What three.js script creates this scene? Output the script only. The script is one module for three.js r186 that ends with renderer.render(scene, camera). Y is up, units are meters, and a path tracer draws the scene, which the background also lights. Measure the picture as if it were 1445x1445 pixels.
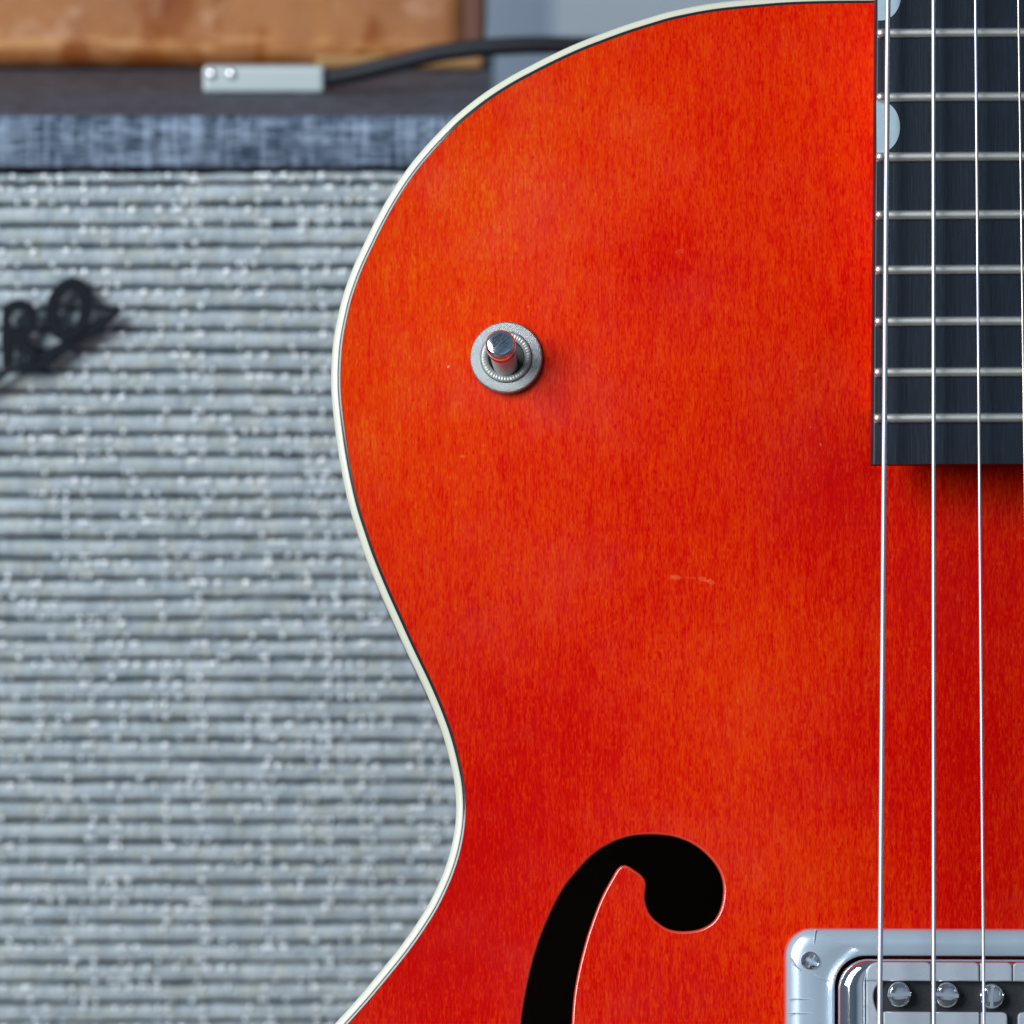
import * as THREE from 'three';
import { mergeGeometries, toCreasedNormals } from 'three/addons/utils/BufferGeometryUtils.js';
import { RoundedBoxGeometry } from 'three/addons/geometries/RoundedBoxGeometry.js';
import { RectAreaLightUniformsLib } from 'three/addons/lights/RectAreaLightUniformsLib.js';

// ---------------------------------------------------------------- camera, light, exposure
const scene = new THREE.Scene();
const PITCH_DOWN = THREE.MathUtils.degToRad(10);     // the camera looks a little down
const DIST = 1.2, MID = 0.40;                        // camera to guitar; height of the picture's middle
const camera = new THREE.PerspectiveCamera(10.985, 1, 0.05, 12);
camera.position.set(0, MID + DIST * Math.sin(PITCH_DOWN), DIST * Math.cos(PITCH_DOWN));
camera.rotation.x = -PITCH_DOWN;
camera.focus = 1.187; camera.userData.fStop = 17;
scene.add(camera);

scene.background = new THREE.Color(0.10, 0.135, 0.18);  // even cool ambient fill, added in place of light bounced round the room
RectAreaLightUniformsLib.init();
const WINDOW = new THREE.Vector3(-1.04, 1.22, 0.98), WINDOW_W = 0.8, WINDOW_H = 1.25;
const windowLight = new THREE.RectAreaLight(new THREE.Color(0.95, 0.985, 1), 14.5, WINDOW_W, WINDOW_H);
windowLight.name = 'window_light'; windowLight.position.copy(WINDOW); windowLight.lookAt(1, 0.72, 0.45);
scene.add(windowLight);

const renderer = new THREE.WebGLRenderer({ antialias: true });
renderer.setSize(1024, 1024);
renderer.toneMapping = THREE.LinearToneMapping;
renderer.toneMappingExposure = 1.0;
renderer.shadowMap.enabled = true;

// ---------------------------------------------------------------- helpers
let seed = 7;
const rnd = () => { seed = (seed * 1664525 + 1013904223) >>> 0; return seed / 4294967296; };
const lerp = THREE.MathUtils.lerp, clamp = THREE.MathUtils.clamp;
const smooth = (a, b, x) => { const t = clamp((x - a) / (b - a), 0, 1); return t * t * (3 - 2 * t); };
const V3 = (x, y, z) => new THREE.Vector3(x, y, z);
const TABLE = new Float32Array(65536); for (let i = 0; i < 65536; i++) TABLE[i] = rnd();
const grid = (i, j) => TABLE[((i * 73 + j * 6151) ^ (j * 197 + (i >> 3) * 911)) & 65535];
function noise(x, y) {
  const i = Math.floor(x), j = Math.floor(y); let u = x - i, v = y - j;
  u = u * u * (3 - 2 * u); v = v * v * (3 - 2 * v);
  const a = grid(i, j), b = grid(i + 1, j), c = grid(i, j + 1), d = grid(i + 1, j + 1);
  return a + (b - a) * u + (c - a + (a - b - c + d) * u) * v;
}
const fbm = (x, y) => 0.5 * noise(x, y) + 0.3 * noise(x * 2.1 + 17, y * 2.1 + 5) + 0.2 * noise(x * 4.3 + 3, y * 4.3 + 31);
const enc = (c) => 255 * (c <= 0.0031308 ? 12.92 * c : 1.055 * Math.pow(c, 1 / 2.4) - 0.055);
const ENC = new Uint8Array(4097); for (let i = 0; i <= 4096; i++) ENC[i] = Math.round(enc(i / 4096));
function texture(w, h, fn, color = true) {          // fn(u, v, out) gives linear colour, or a height
  const data = new Uint8Array(w * h * 4), o = [0, 0, 0];
  for (let y = 0, k = 0; y < h; y++) for (let x = 0; x < w; x++, k += 4) {
    fn((x + 0.5) / w, (y + 0.5) / h, o);
    for (let c = 0; c < 3; c++) data[k + c] = color ? ENC[clamp(o[c] * 4096, 0, 4096) | 0] : clamp(o[color ? c : 0] * 255, 0, 255);
    data[k + 3] = 255;
  }
  const t = new THREE.DataTexture(data, w, h);
  t.wrapS = t.wrapT = THREE.MirroredRepeatWrapping; t.magFilter = THREE.LinearFilter; t.minFilter = THREE.LinearFilter;
  if (color) t.colorSpace = THREE.SRGBColorSpace;
  t.needsUpdate = true;
  return t;
}
function every(t, metresX, metresY = metresX) { t.repeat.set(1 / metresX, 1 / metresY); return t; }
function part(name, geometry, material, parent) {
  const m = new THREE.Mesh(geometry, material); m.name = name; m.castShadow = m.receiveShadow = true; parent.add(m); return m;
}
function group(name, parent = scene) { const g = new THREE.Group(); g.name = name; parent.add(g); return g; }
function tag(o, label, category, grp) { o.userData.label = label; o.userData.category = category; if (grp) o.userData.group = grp; return o; }
// surface through rows of points (each row the same number); uv in metres along both ways
function loft(rows, closed = false) {
  const n = rows[0].length, pos = [], uv = [], index = [], cols = closed ? n + 1 : n;
  const along = new Float32Array(rows.length * cols);
  for (let r = 0; r < rows.length; r++) {
    let s = 0;
    for (let c = 0; c < cols; c++) {
      const p = rows[r][c % n];
      if (c) s += p.distanceTo(rows[r][(c - 1) % n]);
      along[r * cols + c] = r ? along[(r - 1) * cols + c] + p.distanceTo(rows[r - 1][c % n]) : 0;
      pos.push(p.x, p.y, p.z); uv.push(s, along[r * cols + c]);
      if (r && c) { const a = (r - 1) * cols + c - 1, b = a + 1, d = r * cols + c - 1, e = d + 1; index.push(a, b, e, a, e, d); }
    }
  }
  const g = new THREE.BufferGeometry();
  g.setAttribute('position', new THREE.Float32BufferAttribute(pos, 3));
  g.setAttribute('uv', new THREE.Float32BufferAttribute(uv, 2));
  g.setIndex(index); g.computeVertexNormals();
  if (closed) {                                     // one normal on both sides of the seam
    const N = g.attributes.normal;
    for (let r = 0; r < rows.length; r++) {
      const a = r * cols, b = a + cols - 1, v = V3(N.getX(a) + N.getX(b), N.getY(a) + N.getY(b), N.getZ(a) + N.getZ(b)).normalize();
      N.setXYZ(a, v.x, v.y, v.z); N.setXYZ(b, v.x, v.y, v.z);
    }
  }
  return g;
}
function planarUV(g, sx = 1, sy = 1, ox = 0, oy = 0) {
  const p = g.attributes.position, uv = new Float32Array(p.count * 2);
  for (let i = 0; i < p.count; i++) { uv[2 * i] = p.getX(i) * sx + ox; uv[2 * i + 1] = p.getY(i) * sy + oy; }
  g.setAttribute('uv', new THREE.BufferAttribute(uv, 2)); return g;
}
const lathe = (pts, n = 48) => new THREE.LatheGeometry(pts.map(([r, y]) => new THREE.Vector2(r, y)), n);
const std = (o) => new THREE.MeshStandardMaterial({ side: THREE.DoubleSide, ...o });
const phys = (o) => new THREE.MeshPhysicalMaterial({ side: THREE.DoubleSide, ...o });
const rgb = (r, g, b) => new THREE.Color(r, g, b);

// ---------------------------------------------------------------- the guitar's own axes
// The drawing below was measured on a 1445-unit sheet, one unit 0.1597 mm, with heights above the rim of the body;
// at() turns sheet units into the guitar's axes: x across, y towards the head, z up from the top, origin at the tail.
const UNIT = 0.1597e-3, LEAN = THREE.MathUtils.degToRad(13.8), YAW = 0.004;
const EYE = camera.position.clone(), LOOK = new THREE.Matrix4().makeRotationX(-PITCH_DOWN), FOOT = V3(0, MID, 0);
function ontoTop(px, py, h, turn, foot) {             // where that line of sight meets the plane h above the rim of the body
  const inv = new THREE.Matrix4().makeRotationFromEuler(new THREE.Euler(-LEAN, YAW, turn)).transpose();
  const e = EYE.clone().sub(foot).applyMatrix4(inv), d = V3((px - 722.5) * UNIT, (722.5 - py) * UNIT, -DIST).applyMatrix4(LOOK).applyMatrix4(inv);
  return e.addScaledVector(d, (h - e.z) / d.z);
}
// the strings' middle line is the axis of the guitar: turn it upright and put the origin on it at the tail
const mid0 = ontoTop(1406, 0, 0.0252, 0, FOOT), mid1 = ontoTop(1421.5, 1300, 0.0333, 0, FOOT), TURN = Math.atan2(mid1.x - mid0.x, mid0.y - mid1.y);
const axis = mid0.clone().sub(mid1).setZ(0).normalize(), tailY = ontoTop(1430, 3200, 0, 0, FOOT).y;
const BASE = mid1.clone().setZ(0).addScaledVector(axis, (tailY - mid1.y) / axis.y).applyEuler(new THREE.Euler(-LEAN, YAW, 0)).add(FOOT);
function at(px, py, h = 0) { const p = ontoTop(px, py, h, TURN, BASE); return new THREE.Vector2(p.x, p.y); }
const at3 = (px, py, h) => { const p = at(px, py, h); return V3(p.x, p.y, h); };

// body outline: left half as drawn, right half with the cutaway
const leftSide = [[1225, -9.5], [1170, -9], [1110, -7], [1060, -3], [1022, 0.7], [995.4, 4.4], [968.8, 9.3], [940, 15.8], [923.4, 20.7], [883.6, 33.2], [850, 45.4], [817, 58.2], [784, 73], [750.7, 89.7], [717.5, 107.6], [684.3, 128.8], [657.7, 149], [640, 164], [621, 183], [599.5, 206], [577.9, 232], [559.6, 258], [543, 285], [528, 312.5], [514.8, 339.5], [501.5, 367.7], [491.5, 392.6], [482.4, 420], [474.5, 454], [469.6, 483], [467.4, 511], [466.7, 536], [467.4, 557], [469.6, 581], [472.4, 605], [475.9, 631], [481, 661], [487.3, 692], [494.8, 722.5], [504.8, 753.5], [514.8, 783], [527.2, 814.5], [539.7, 844], [553, 873.5], [566, 902.5], [578.8, 930], [592.6, 958.5], [605, 986], [616, 1013], [625.8, 1040.5], [632.9, 1066], [637.7, 1087], [641, 1104], [643, 1124], [643.6, 1142], [642.6, 1160.5], [639.9, 1180], [635.3, 1201], [629, 1222], [621.7, 1241], [613.4, 1259], [604.5, 1276.5], [585.3, 1307], [564.6, 1336], [541, 1365.5], [517.5, 1394], [494, 1421], [472, 1445], [420, 1501], [362, 1566], [295, 1655], [235, 1760], [188, 1870], [160, 1990], [152, 2110], [165, 2260], [205, 2425], [280, 2605], [400, 2800], [560, 2965], [760, 3093], [1000, 3165], [1230, 3193]];
const L = leftSide.map(([x, y]) => at(x, y));
const outlineCtl = [...L, at(1426, 3198)];
for (let i = L.length - 1; i >= 0; i--) if (leftSide[i][1] > 1100) outlineCtl.push(new THREE.Vector2(-L[i].x, L[i].y));
for (const [x, y] of [[622, 1010], [585, 905], [545, 800], [520, 700], [528, 610], [580, 545], [670, 510], [800, 490], [930, 462], [1050, 415], [1140, 345], [1190, 260], [1215, 160], [1222, 60], [1225, -9.5]]) { const p = at(x, y); outlineCtl.push(new THREE.Vector2(-p.x, p.y)); }
const outlineCurve = new THREE.CatmullRomCurve3(outlineCtl.map((p) => V3(p.x, p.y, 0)), true, 'centripetal');
const OUT = outlineCurve.getSpacedPoints(900).slice(0, 900).map((p) => new THREE.Vector2(p.x, p.y));   // clockwise seen from the front? checked below
function area(P) { let a = 0; for (let i = 0; i < P.length; i++) { const p = P[i], q = P[(i + 1) % P.length]; a += p.x * q.y - q.x * p.y; } return a / 2; }
if (area(OUT) < 0) OUT.reverse();
function inward(P, k) {                             // inward unit normal of a counter-clockwise loop at vertex k
  const a = P[(k + P.length - 1) % P.length], b = P[(k + 1) % P.length], l = Math.hypot(b.x - a.x, b.y - a.y);
  return new THREE.Vector2(-(b.y - a.y) / l, (b.x - a.x) / l);
}
function signedDistance(P, x, y) {                  // positive inside
  let best = 1e9, inside = false;
  for (let i = 0, j = P.length - 1; i < P.length; j = i++) {
    const a = P[j], b = P[i], ex = b.x - a.x, ey = b.y - a.y, wx = x - a.x, wy = y - a.y;
    const t = Math.max(0, Math.min(1, (wx * ex + wy * ey) / (ex * ex + ey * ey))), dx = wx - ex * t, dy = wy - ey * t, d = dx * dx + dy * dy;
    if (d < best) best = d;
    if ((a.y > y) !== (b.y > y) && x < ((b.x - a.x) * (y - a.y)) / (b.y - a.y) + a.x) inside = !inside;
  }
  return (inside ? 1 : -1) * Math.sqrt(best);
}
const ARCH = 0.0105, REACH = 0.094, EDGE = 0.0022;
const archOf = (d) => { const t = clamp((d - EDGE) / REACH, 0, 1); return ARCH * t * t * (3 - 2 * t) * 0.85 + ARCH * 0.15 * Math.sin(t * Math.PI / 2); };
const topZ = (x, y) => archOf(signedDistance(OUT, x, y));

// f-holes: the upper half as drawn, the lower half the same turned round
const fUpper = [[732.4, 1445], [736, 1417], [741.5, 1388], [746.5, 1366], [752.6, 1343.7], [760, 1321], [769, 1299], [778.5, 1278], [788.6, 1259], [799, 1243], [810.7, 1229], [821.5, 1216.5], [833, 1205.3], [844, 1196.5], [855, 1190], [867, 1184], [880, 1179.4], [892, 1176.5], [905, 1175], [920, 1174.5], [935, 1175.2], [949, 1177], [963, 1181], [973, 1185], [982, 1190], [992.5, 1197.5], [1002, 1206.5], [1009.5, 1215], [1015.6, 1224.5], [1020, 1234], [1022.6, 1244], [1023.7, 1254], [1023.3, 1264], [1022, 1274], [1019.4, 1283.5], [1015.5, 1292.5], [1010, 1301], [1002.5, 1307.5], [993.4, 1312.5], [985, 1315.3], [977, 1316.8], [967, 1317.6], [957.4, 1317.4], [949, 1316.2], [941, 1313.8], [934, 1310], [927, 1305], [921, 1300], [916, 1294], [912, 1287.5], [909.3, 1280], [907.4, 1272], [907, 1263.5], [908.2, 1254], [908.6, 1248], [907, 1242.5], [903.5, 1238], [899, 1234.5], [894, 1231], [889, 1227.6], [884.5, 1225], [880.8, 1224.2], [877.3, 1225.5], [873, 1230], [868.5, 1238], [863, 1247.5], [856, 1260.5], [849.5, 1274.5], [843, 1291], [837, 1308], [831.5, 1324.5], [827, 1341], [822.7, 1357.5], [819, 1374], [815.8, 1390.5], [813.3, 1407], [811.5, 1426], [810.5, 1445]];
const HF = 0.0045;
const fHole = [...fUpper, ...fUpper.map(([x, y]) => [1541.5 - x, 2990 - y]).map(([x, y]) => [x, y + 16])].map(([x, y]) => at(x, y, HF));
function fineLoop(P, n) { return new THREE.CatmullRomCurve3(P.map((p) => V3(p.x, p.y, 0)), true, 'centripetal').getSpacedPoints(n).slice(0, n).map((p) => new THREE.Vector2(p.x, p.y)); }
const F1 = fineLoop(fHole, 420); if (area(F1) < 0) F1.reverse();
const F2 = F1.map((p) => new THREE.Vector2(-p.x, p.y)).reverse();
const box = (P) => P.reduce((b, p) => [Math.min(b[0], p.x), Math.min(b[1], p.y), Math.max(b[2], p.x), Math.max(b[3], p.y)], [9, 9, -9, -9]);

// ---------------------------------------------------------------- materials
// stained maple: short vertical fibres, orange where the dye lies thin, deep red where it gathers
const WOOD = 0.25, w0 = at(460, 1445), woodX = w0.x, woodY = w0.y - 0.004;
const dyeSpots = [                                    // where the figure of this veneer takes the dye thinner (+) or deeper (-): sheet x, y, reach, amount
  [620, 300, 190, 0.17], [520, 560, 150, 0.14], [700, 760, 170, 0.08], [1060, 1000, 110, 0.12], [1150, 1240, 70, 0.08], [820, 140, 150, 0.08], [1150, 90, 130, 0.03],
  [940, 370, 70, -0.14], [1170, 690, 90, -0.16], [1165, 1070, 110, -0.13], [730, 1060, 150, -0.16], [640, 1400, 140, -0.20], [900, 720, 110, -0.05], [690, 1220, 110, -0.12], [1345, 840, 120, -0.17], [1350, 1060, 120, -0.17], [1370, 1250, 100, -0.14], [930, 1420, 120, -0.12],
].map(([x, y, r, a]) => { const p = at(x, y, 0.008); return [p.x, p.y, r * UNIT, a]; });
const marks = [];                                     // nicks and rubs in the lacquer: x, y, half length, half width, turn, strength
for (const [x, y, l, w, turn, a] of [[632, 515, 2.6, 1.7, 0.7, 0.55], [621, 476, 1.6, 0.8, 1.5, 0.3], [652, 642, 3.4, 3, 0, 0.2], [651, 424, 2, 1, 0.3, 0.22], [959, 355, 7, 4, 0.2, 0.16], [953, 815, 10, 3.6, -0.1, 0.24], [975, 816, 14, 1.5, -0.05, 0.12], [991, 818, 9, 3.5, -0.25, 0.22], [1003, 822, 7, 3.5, -0.5, 0.24], [862, 882, 12, 0.7, 0.6, 0.18], [838, 890, 7, 0.7, 0.4, 0.15], [1280, 605, 1.2, 0.9, 0, 0.4], [1156, 629, 1.2, 3, 0.3, 0.4], [1142, 605, 1, 1.6, 0, 0.3], [877, 1303, 8, 0.6, 0.9, 0.2], [870, 1298, 6, 0.6, -0.2, 0.16], [745, 431, 1.6, 1, 0, 0.35], [786, 515, 1, 1, 0, 0.4], [1430, 1190, 5, 0.8, 1, 0.2], [1282, 918, 1.4, 3, 0.2, 0.15]]) { const p = at(x, y, 0.007); marks.push([p.x, p.y, l * UNIT, w * UNIT, turn, a]); }
for (let i = 0; i < 90; i++) { const p = at(500 + rnd() * 940, rnd() * 1445, 0.007); marks.push([p.x, p.y, (0.5 + rnd()) * UNIT, (0.5 + rnd() * 0.4) * UNIT, rnd() * 3, 0.1 + 0.22 * rnd()]); }
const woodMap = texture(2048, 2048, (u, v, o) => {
  const x = woodX + u * WOOD, y = woodY + v * WOOD, mx = x * 1000, my = y * 1000;
  const bend = 1.2 * noise(mx / 9 + 50, my / 30);
  const fx = mx + bend * 0.4, fibre = noise(fx / 0.14, my / 0.8) * 0.5 + noise(fx / 0.25 + 40, my / 2.0 + 9) * 0.34 + noise(mx / 0.7 + 7, my / 9) * 0.16;
  const fleck = noise(mx / 0.33 + 90, my / 1.1 + 13), blotch = fbm(mx / 4 + 11, my / 9 + 3), cloud = fbm(mx / 24 + 2, my / 38 + 8);
  let dye = 0;
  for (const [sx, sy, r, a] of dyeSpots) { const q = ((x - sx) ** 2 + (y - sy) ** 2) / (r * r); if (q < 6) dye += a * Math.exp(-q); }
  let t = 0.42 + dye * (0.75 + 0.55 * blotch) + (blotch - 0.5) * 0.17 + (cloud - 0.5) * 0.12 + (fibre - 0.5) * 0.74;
  const pore = smooth(0.80, 0.95, fleck) * smooth(0.42, 0.62, blotch) * 0.22;
  t = clamp(t - pore, 0, 1);
  const light = Math.max(0, t - 0.62);
  o[0] = lerp(0.45, 0.62, smooth(0, 0.62, t)) + 0.06 * light;
  o[1] = lerp(0.0004, 0.066, t * t * t) + lerp(0, 0.019, smooth(0.15, 0.65, t)) + 0.11 * light;
  o[2] = 0.0004 + 0.001 * light;
}, true);
// the marks are few: write them over the wood only where they are
{
  const d = woodMap.image.data, N = 2048;
  for (const [mx, my, l, w, turn, a] of marks) {
    const reach = Math.max(l, w) * 1.3, cx = (mx - woodX) / WOOD * N, cy = (my - woodY) / WOOD * N, R = reach / WOOD * N;
    for (let y = Math.max(0, Math.floor(cy - R)); y <= Math.min(N - 1, cy + R); y++) for (let x = Math.max(0, Math.floor(cx - R)); x <= Math.min(N - 1, cx + R); x++) {
      const dx = (x - cx) / N * WOOD, dy = (y - cy) / N * WOOD, s = dx * Math.cos(turn) + dy * Math.sin(turn), q = -dx * Math.sin(turn) + dy * Math.cos(turn);
      const e = (s / l) ** 2 + (q / w) ** 2 + 0.9 * (noise(x * 0.35, y * 0.2) - 0.5);
      const k = a * (1 - smooth(0.55, 1, e)), i = (y * N + x) * 4;
      d[i] = lerp(d[i], 238, k); d[i + 1] = lerp(d[i + 1], 190, k); d[i + 2] = lerp(d[i + 2], 160, k);
    }
  }
}
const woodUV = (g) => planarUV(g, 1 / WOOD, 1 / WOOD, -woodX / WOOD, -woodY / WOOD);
const hazeMap = every(texture(512, 512, (u, v, o) => { const n = fbm(u * 22, v * 30), f = noise(u * 300, v * 90); o[0] = 0.33 + 0.4 * (n - 0.5) + 0.12 * (f - 0.5); o[1] = o[2] = o[0]; }, false), 1);
const polish = every(texture(512, 512, (u, v, o) => { const n = fbm(u * 9 + 4, v * 12 + 2), f = fbm(u * 60, v * 40), g = noise(u * 500, v * 160); o[0] = clamp(0.08 + 1.5 * Math.max(0, n - 0.42) * (0.5 + f) + 0.16 * (f - 0.5) + 0.2 * (g - 0.5), 0, 1); o[1] = o[2] = o[0]; }, false), 1);
const topWave = texture(512, 512, (u, v, o) => { o[0] = 0.6 * fbm(u * 24, v * 34) + 0.4 * noise(u * 420, v * 130); o[1] = o[2] = o[0]; }, false);
const M = {
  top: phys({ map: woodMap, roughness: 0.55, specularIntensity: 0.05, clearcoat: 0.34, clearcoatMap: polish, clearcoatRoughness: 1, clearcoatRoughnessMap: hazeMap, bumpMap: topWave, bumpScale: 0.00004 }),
  lacquer: phys({ map: woodMap, roughness: 0.45, clearcoat: 1, clearcoatRoughness: 0.12 }),
  redEdge: phys({ color: rgb(0.60, 0.035, 0.012), roughness: 0.4, clearcoat: 1, clearcoatRoughness: 0.14 }),
  cream: phys({ color: rgb(0.61, 0.625, 0.525), roughness: 0.4, clearcoat: 0.8, clearcoatRoughness: 0.15, map: every(texture(256, 256, (u, v, o) => { const n = fbm(u * 9, v * 9); o[0] = 0.93 + 0.07 * n; o[1] = 0.92 + 0.08 * n; o[2] = 0.87 + 0.12 * n; }), 0.05) }),
  black: phys({ color: rgb(0.012, 0.012, 0.016), roughness: 0.3, specularIntensity: 0.5, clearcoat: 0.6, clearcoatRoughness: 0.09 }),
  ebony: phys({ color: rgb(1, 1, 1), roughness: 0.46, specularIntensity: 0.62, map: every(texture(1024, 1024, (u, v, o) => {
    const g = noise(u * 330, v * 16) * 0.6 + noise(u * 800, v * 30) * 0.4, dust = noise(u * 900 + 7, v * 800) > 0.985 ? noise(u * 90, v * 60) : 0;
    const b = 0.008 + 0.010 * g * g + 0.10 * dust; o[0] = b * 0.5; o[1] = b * 1.05; o[2] = b * 2.0;
  }), 0.06), bumpMap: every(texture(512, 512, (u, v, o) => { o[0] = noise(u * 300, v * 9) * 0.7 + noise(u * 120, v * 100) * 0.3; o[1] = o[2] = o[0]; }, false), 0.06), bumpScale: 0.00003 }),
  nickel: std({ color: rgb(0.90, 0.89, 0.82), metalness: 1, roughness: 0.40 }),
  collar: std({ color: rgb(0.46, 0.48, 0.47), metalness: 0.45, roughness: 0.5 }),
  fretEnd: std({ color: rgb(0.72, 0.71, 0.66), metalness: 1, roughness: 0.42 }),
  wound: std({ color: rgb(0.66, 0.68, 0.76), metalness: 1, roughness: 0.5 }),
  plain: std({ color: rgb(0.56, 0.54, 0.50), metalness: 1, roughness: 0.36 }),
  pearl: phys({ color: rgb(0.36, 0.46, 0.53), roughness: 0.3, clearcoat: 1, clearcoatRoughness: 0.08, map: every(texture(256, 256, (u, v, o) => { const n = fbm(u * 10, v * 7), m = fbm(u * 6 + 9, v * 12); o[0] = 0.78 + 0.2 * n; o[1] = 0.85 + 0.15 * m; o[2] = 0.85 + 0.15 * n; }), 0.012) }),
  chrome: std({ color: rgb(0.80, 0.82, 0.85), metalness: 1, roughness: 0.06 }),
  plate: std({ color: rgb(0.58, 0.645, 0.72), metalness: 0.55, roughness: 0.42, roughnessMap: every(texture(256, 256, (u, v, o) => { o[0] = o[1] = o[2] = 0.55 + 0.45 * fbm(u * 8, v * 14); }), 0.02) }),
  satin: std({ color: rgb(0.40, 0.43, 0.44), metalness: 1, roughness: 0.42, bumpMap: every(texture(256, 256, (u, v, o) => { o[0] = o[1] = o[2] = noise(u * 120, v * 40); }, false), 0.02), bumpScale: 0.00003 }),
  rubber: std({ color: rgb(0.009, 0.012, 0.017), roughness: 0.62, bumpMap: every(texture(256, 256, (u, v, o) => { o[0] = o[1] = o[2] = noise(u * 90, v * 90); }, false), 0.012), bumpScale: 0.00008 }),
  ring: phys({ color: rgb(0.39, 0.49, 0.585), roughness: 0.26, clearcoat: 1, clearcoatRoughness: 0.08, metalness: 0.25 }),
  seam: phys({ color: rgb(0.42, 0.53, 0.63), roughness: 0.4, clearcoat: 1, clearcoatRoughness: 0.1 }),
  rosewood: std({ color: rgb(0.06, 0.03, 0.02), roughness: 0.5 }),
  inside: std({ color: rgb(0.14, 0.095, 0.06), roughness: 0.9 }),
};

// ---------------------------------------------------------------- the guitar
const guitar = group('electric_guitar');
guitar.rotation.set(-LEAN, YAW, TURN);
guitar.position.copy(BASE);
tag(guitar, 'glossy orange-red hollow body electric guitar with cream binding, seen close in front of the amplifier', 'guitar');

// arched top, cut out along the rim and the f-holes
{
  const STEP = 0.001, B = box(OUT), nx = Math.ceil((B[2] - B[0]) / STEP) + 1, ny = Math.ceil((B[3] - B[1]) / STEP) + 1;
  const b1 = box(F1), b2 = box(F2), D = new Float32Array(nx * ny), C = new Float32Array(nx * ny);
  for (let j = 0; j < ny; j++) for (let i = 0; i < nx; i++) {
    const x = B[0] + i * STEP, y = B[1] + j * STEP, d = signedDistance(OUT, x, y); let c = d - EDGE;
    for (const [P, b] of [[F1, b1], [F2, b2]]) if (c > -0.002 && x > b[0] - 0.004 && x < b[2] + 0.004 && y > b[1] - 0.004 && y < b[3] + 0.004) c = Math.min(c, -signedDistance(P, x, y));
    D[j * nx + i] = d; C[j * nx + i] = c;
  }
  const pos = [], index = [], made = new Map();
  const vertex = (a, b) => {
    const key = a < b ? a * 4e6 + b : b * 4e6 + a;
    if (!made.has(key)) {
      const t = a === b ? 0 : C[a] / (C[a] - C[b]), ia = a % nx, ja = (a - ia) / nx, ib = b % nx, jb = (b - ib) / nx;
      made.set(key, pos.length / 3);
      pos.push(B[0] + lerp(ia, ib, t) * STEP, B[1] + lerp(ja, jb, t) * STEP, archOf(lerp(D[a], D[b], t)));
    }
    return made.get(key);
  };
  for (let j = 0; j + 1 < ny; j++) for (let i = 0; i + 1 < nx; i++) {
    const q = [j * nx + i, j * nx + i + 1, (j + 1) * nx + i + 1, (j + 1) * nx + i], poly = [];
    for (let k = 0; k < 4; k++) { const a = q[k], b = q[(k + 1) % 4]; if (C[a] > 0) poly.push(vertex(a, a)); if (C[a] > 0 !== C[b] > 0) poly.push(vertex(a, b)); }
    for (let k = 2; k < poly.length; k++) index.push(poly[0], poly[k - 1], poly[k]);
  }
  const g = new THREE.BufferGeometry();
  g.setAttribute('position', new THREE.Float32BufferAttribute(pos, 3)); g.setIndex(index); g.computeVertexNormals();
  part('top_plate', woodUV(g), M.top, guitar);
}
// strip that follows a loop: profile of [distance inwards, height]
function strip(P, profile, lift = () => 0) {
  return loft(profile.map(([d, z]) => P.map((p, k) => { const n = inward(P, k); return V3(p.x + n.x * d, p.y + n.y * d, z + lift(k)); })), true);
}
part('purfling', strip(OUT, [[EDGE + 0.0003, -0.0002], [EDGE + 0.00002, 0.00003], [0.00214, 0], [0.00206, -0.00003], [0.0019, -0.00011], [0.00176, -0.00018], [0.00164, -0.00024], [0.0015, -0.0008]]), M.black, guitar);
part('binding', strip(OUT, [[0.0017, -0.0008], [0.00163, -0.00026], [0.0015, -0.00024], [0.0011, -0.00034], [0.0007, -0.00052], [0.00035, -0.00082], [0.0001, -0.0013], [0, -0.0019], [0, -0.0064]]), M.cream, guitar);
part('body_side', strip(OUT, [[0.0006, -0.0064], [0.0002, -0.0065], [0.0002, -0.0300], [0.0002, -0.0636]]), M.redEdge, guitar);
part('back_binding', strip(OUT, [[0, -0.0636], [0, -0.0690], [0.001, -0.0702], [0.0022, -0.0702]]), M.cream, guitar);
{
  const s = new THREE.Shape(OUT.map((p, k) => { const n = inward(OUT, k); return new THREE.Vector2(p.x + n.x * 0.0021, p.y + n.y * 0.0021); }));
  const g = new THREE.ShapeGeometry(s); g.translate(0, 0, -0.0702); part('back_plate', woodUV(g), M.lacquer, guitar);
  part('inner_lining', strip(OUT, [[0.003, -0.004], [0.003, -0.067], [0.012, -0.0675]]), M.inside, guitar);
  const b = new THREE.ShapeGeometry(s); b.translate(0, 0, -0.0672); part('inner_back', b, M.inside, guitar);
}
for (const P of [F1, F2]) {
  const z = P.map((p) => topZ(p.x, p.y));
  part('f_hole_edge', strip(P, [[-0.0003, -0.00012], [-0.00006, -0.00001], [0.0001, -0.00004], [0.00026, -0.00012], [0.0004, -0.00024], [0.00052, -0.00042], [0.00058, -0.0007], [0.0006, -0.0012], [0.00056, -0.0034]], (k) => z[k]), M.redEdge, guitar);
}

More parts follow.
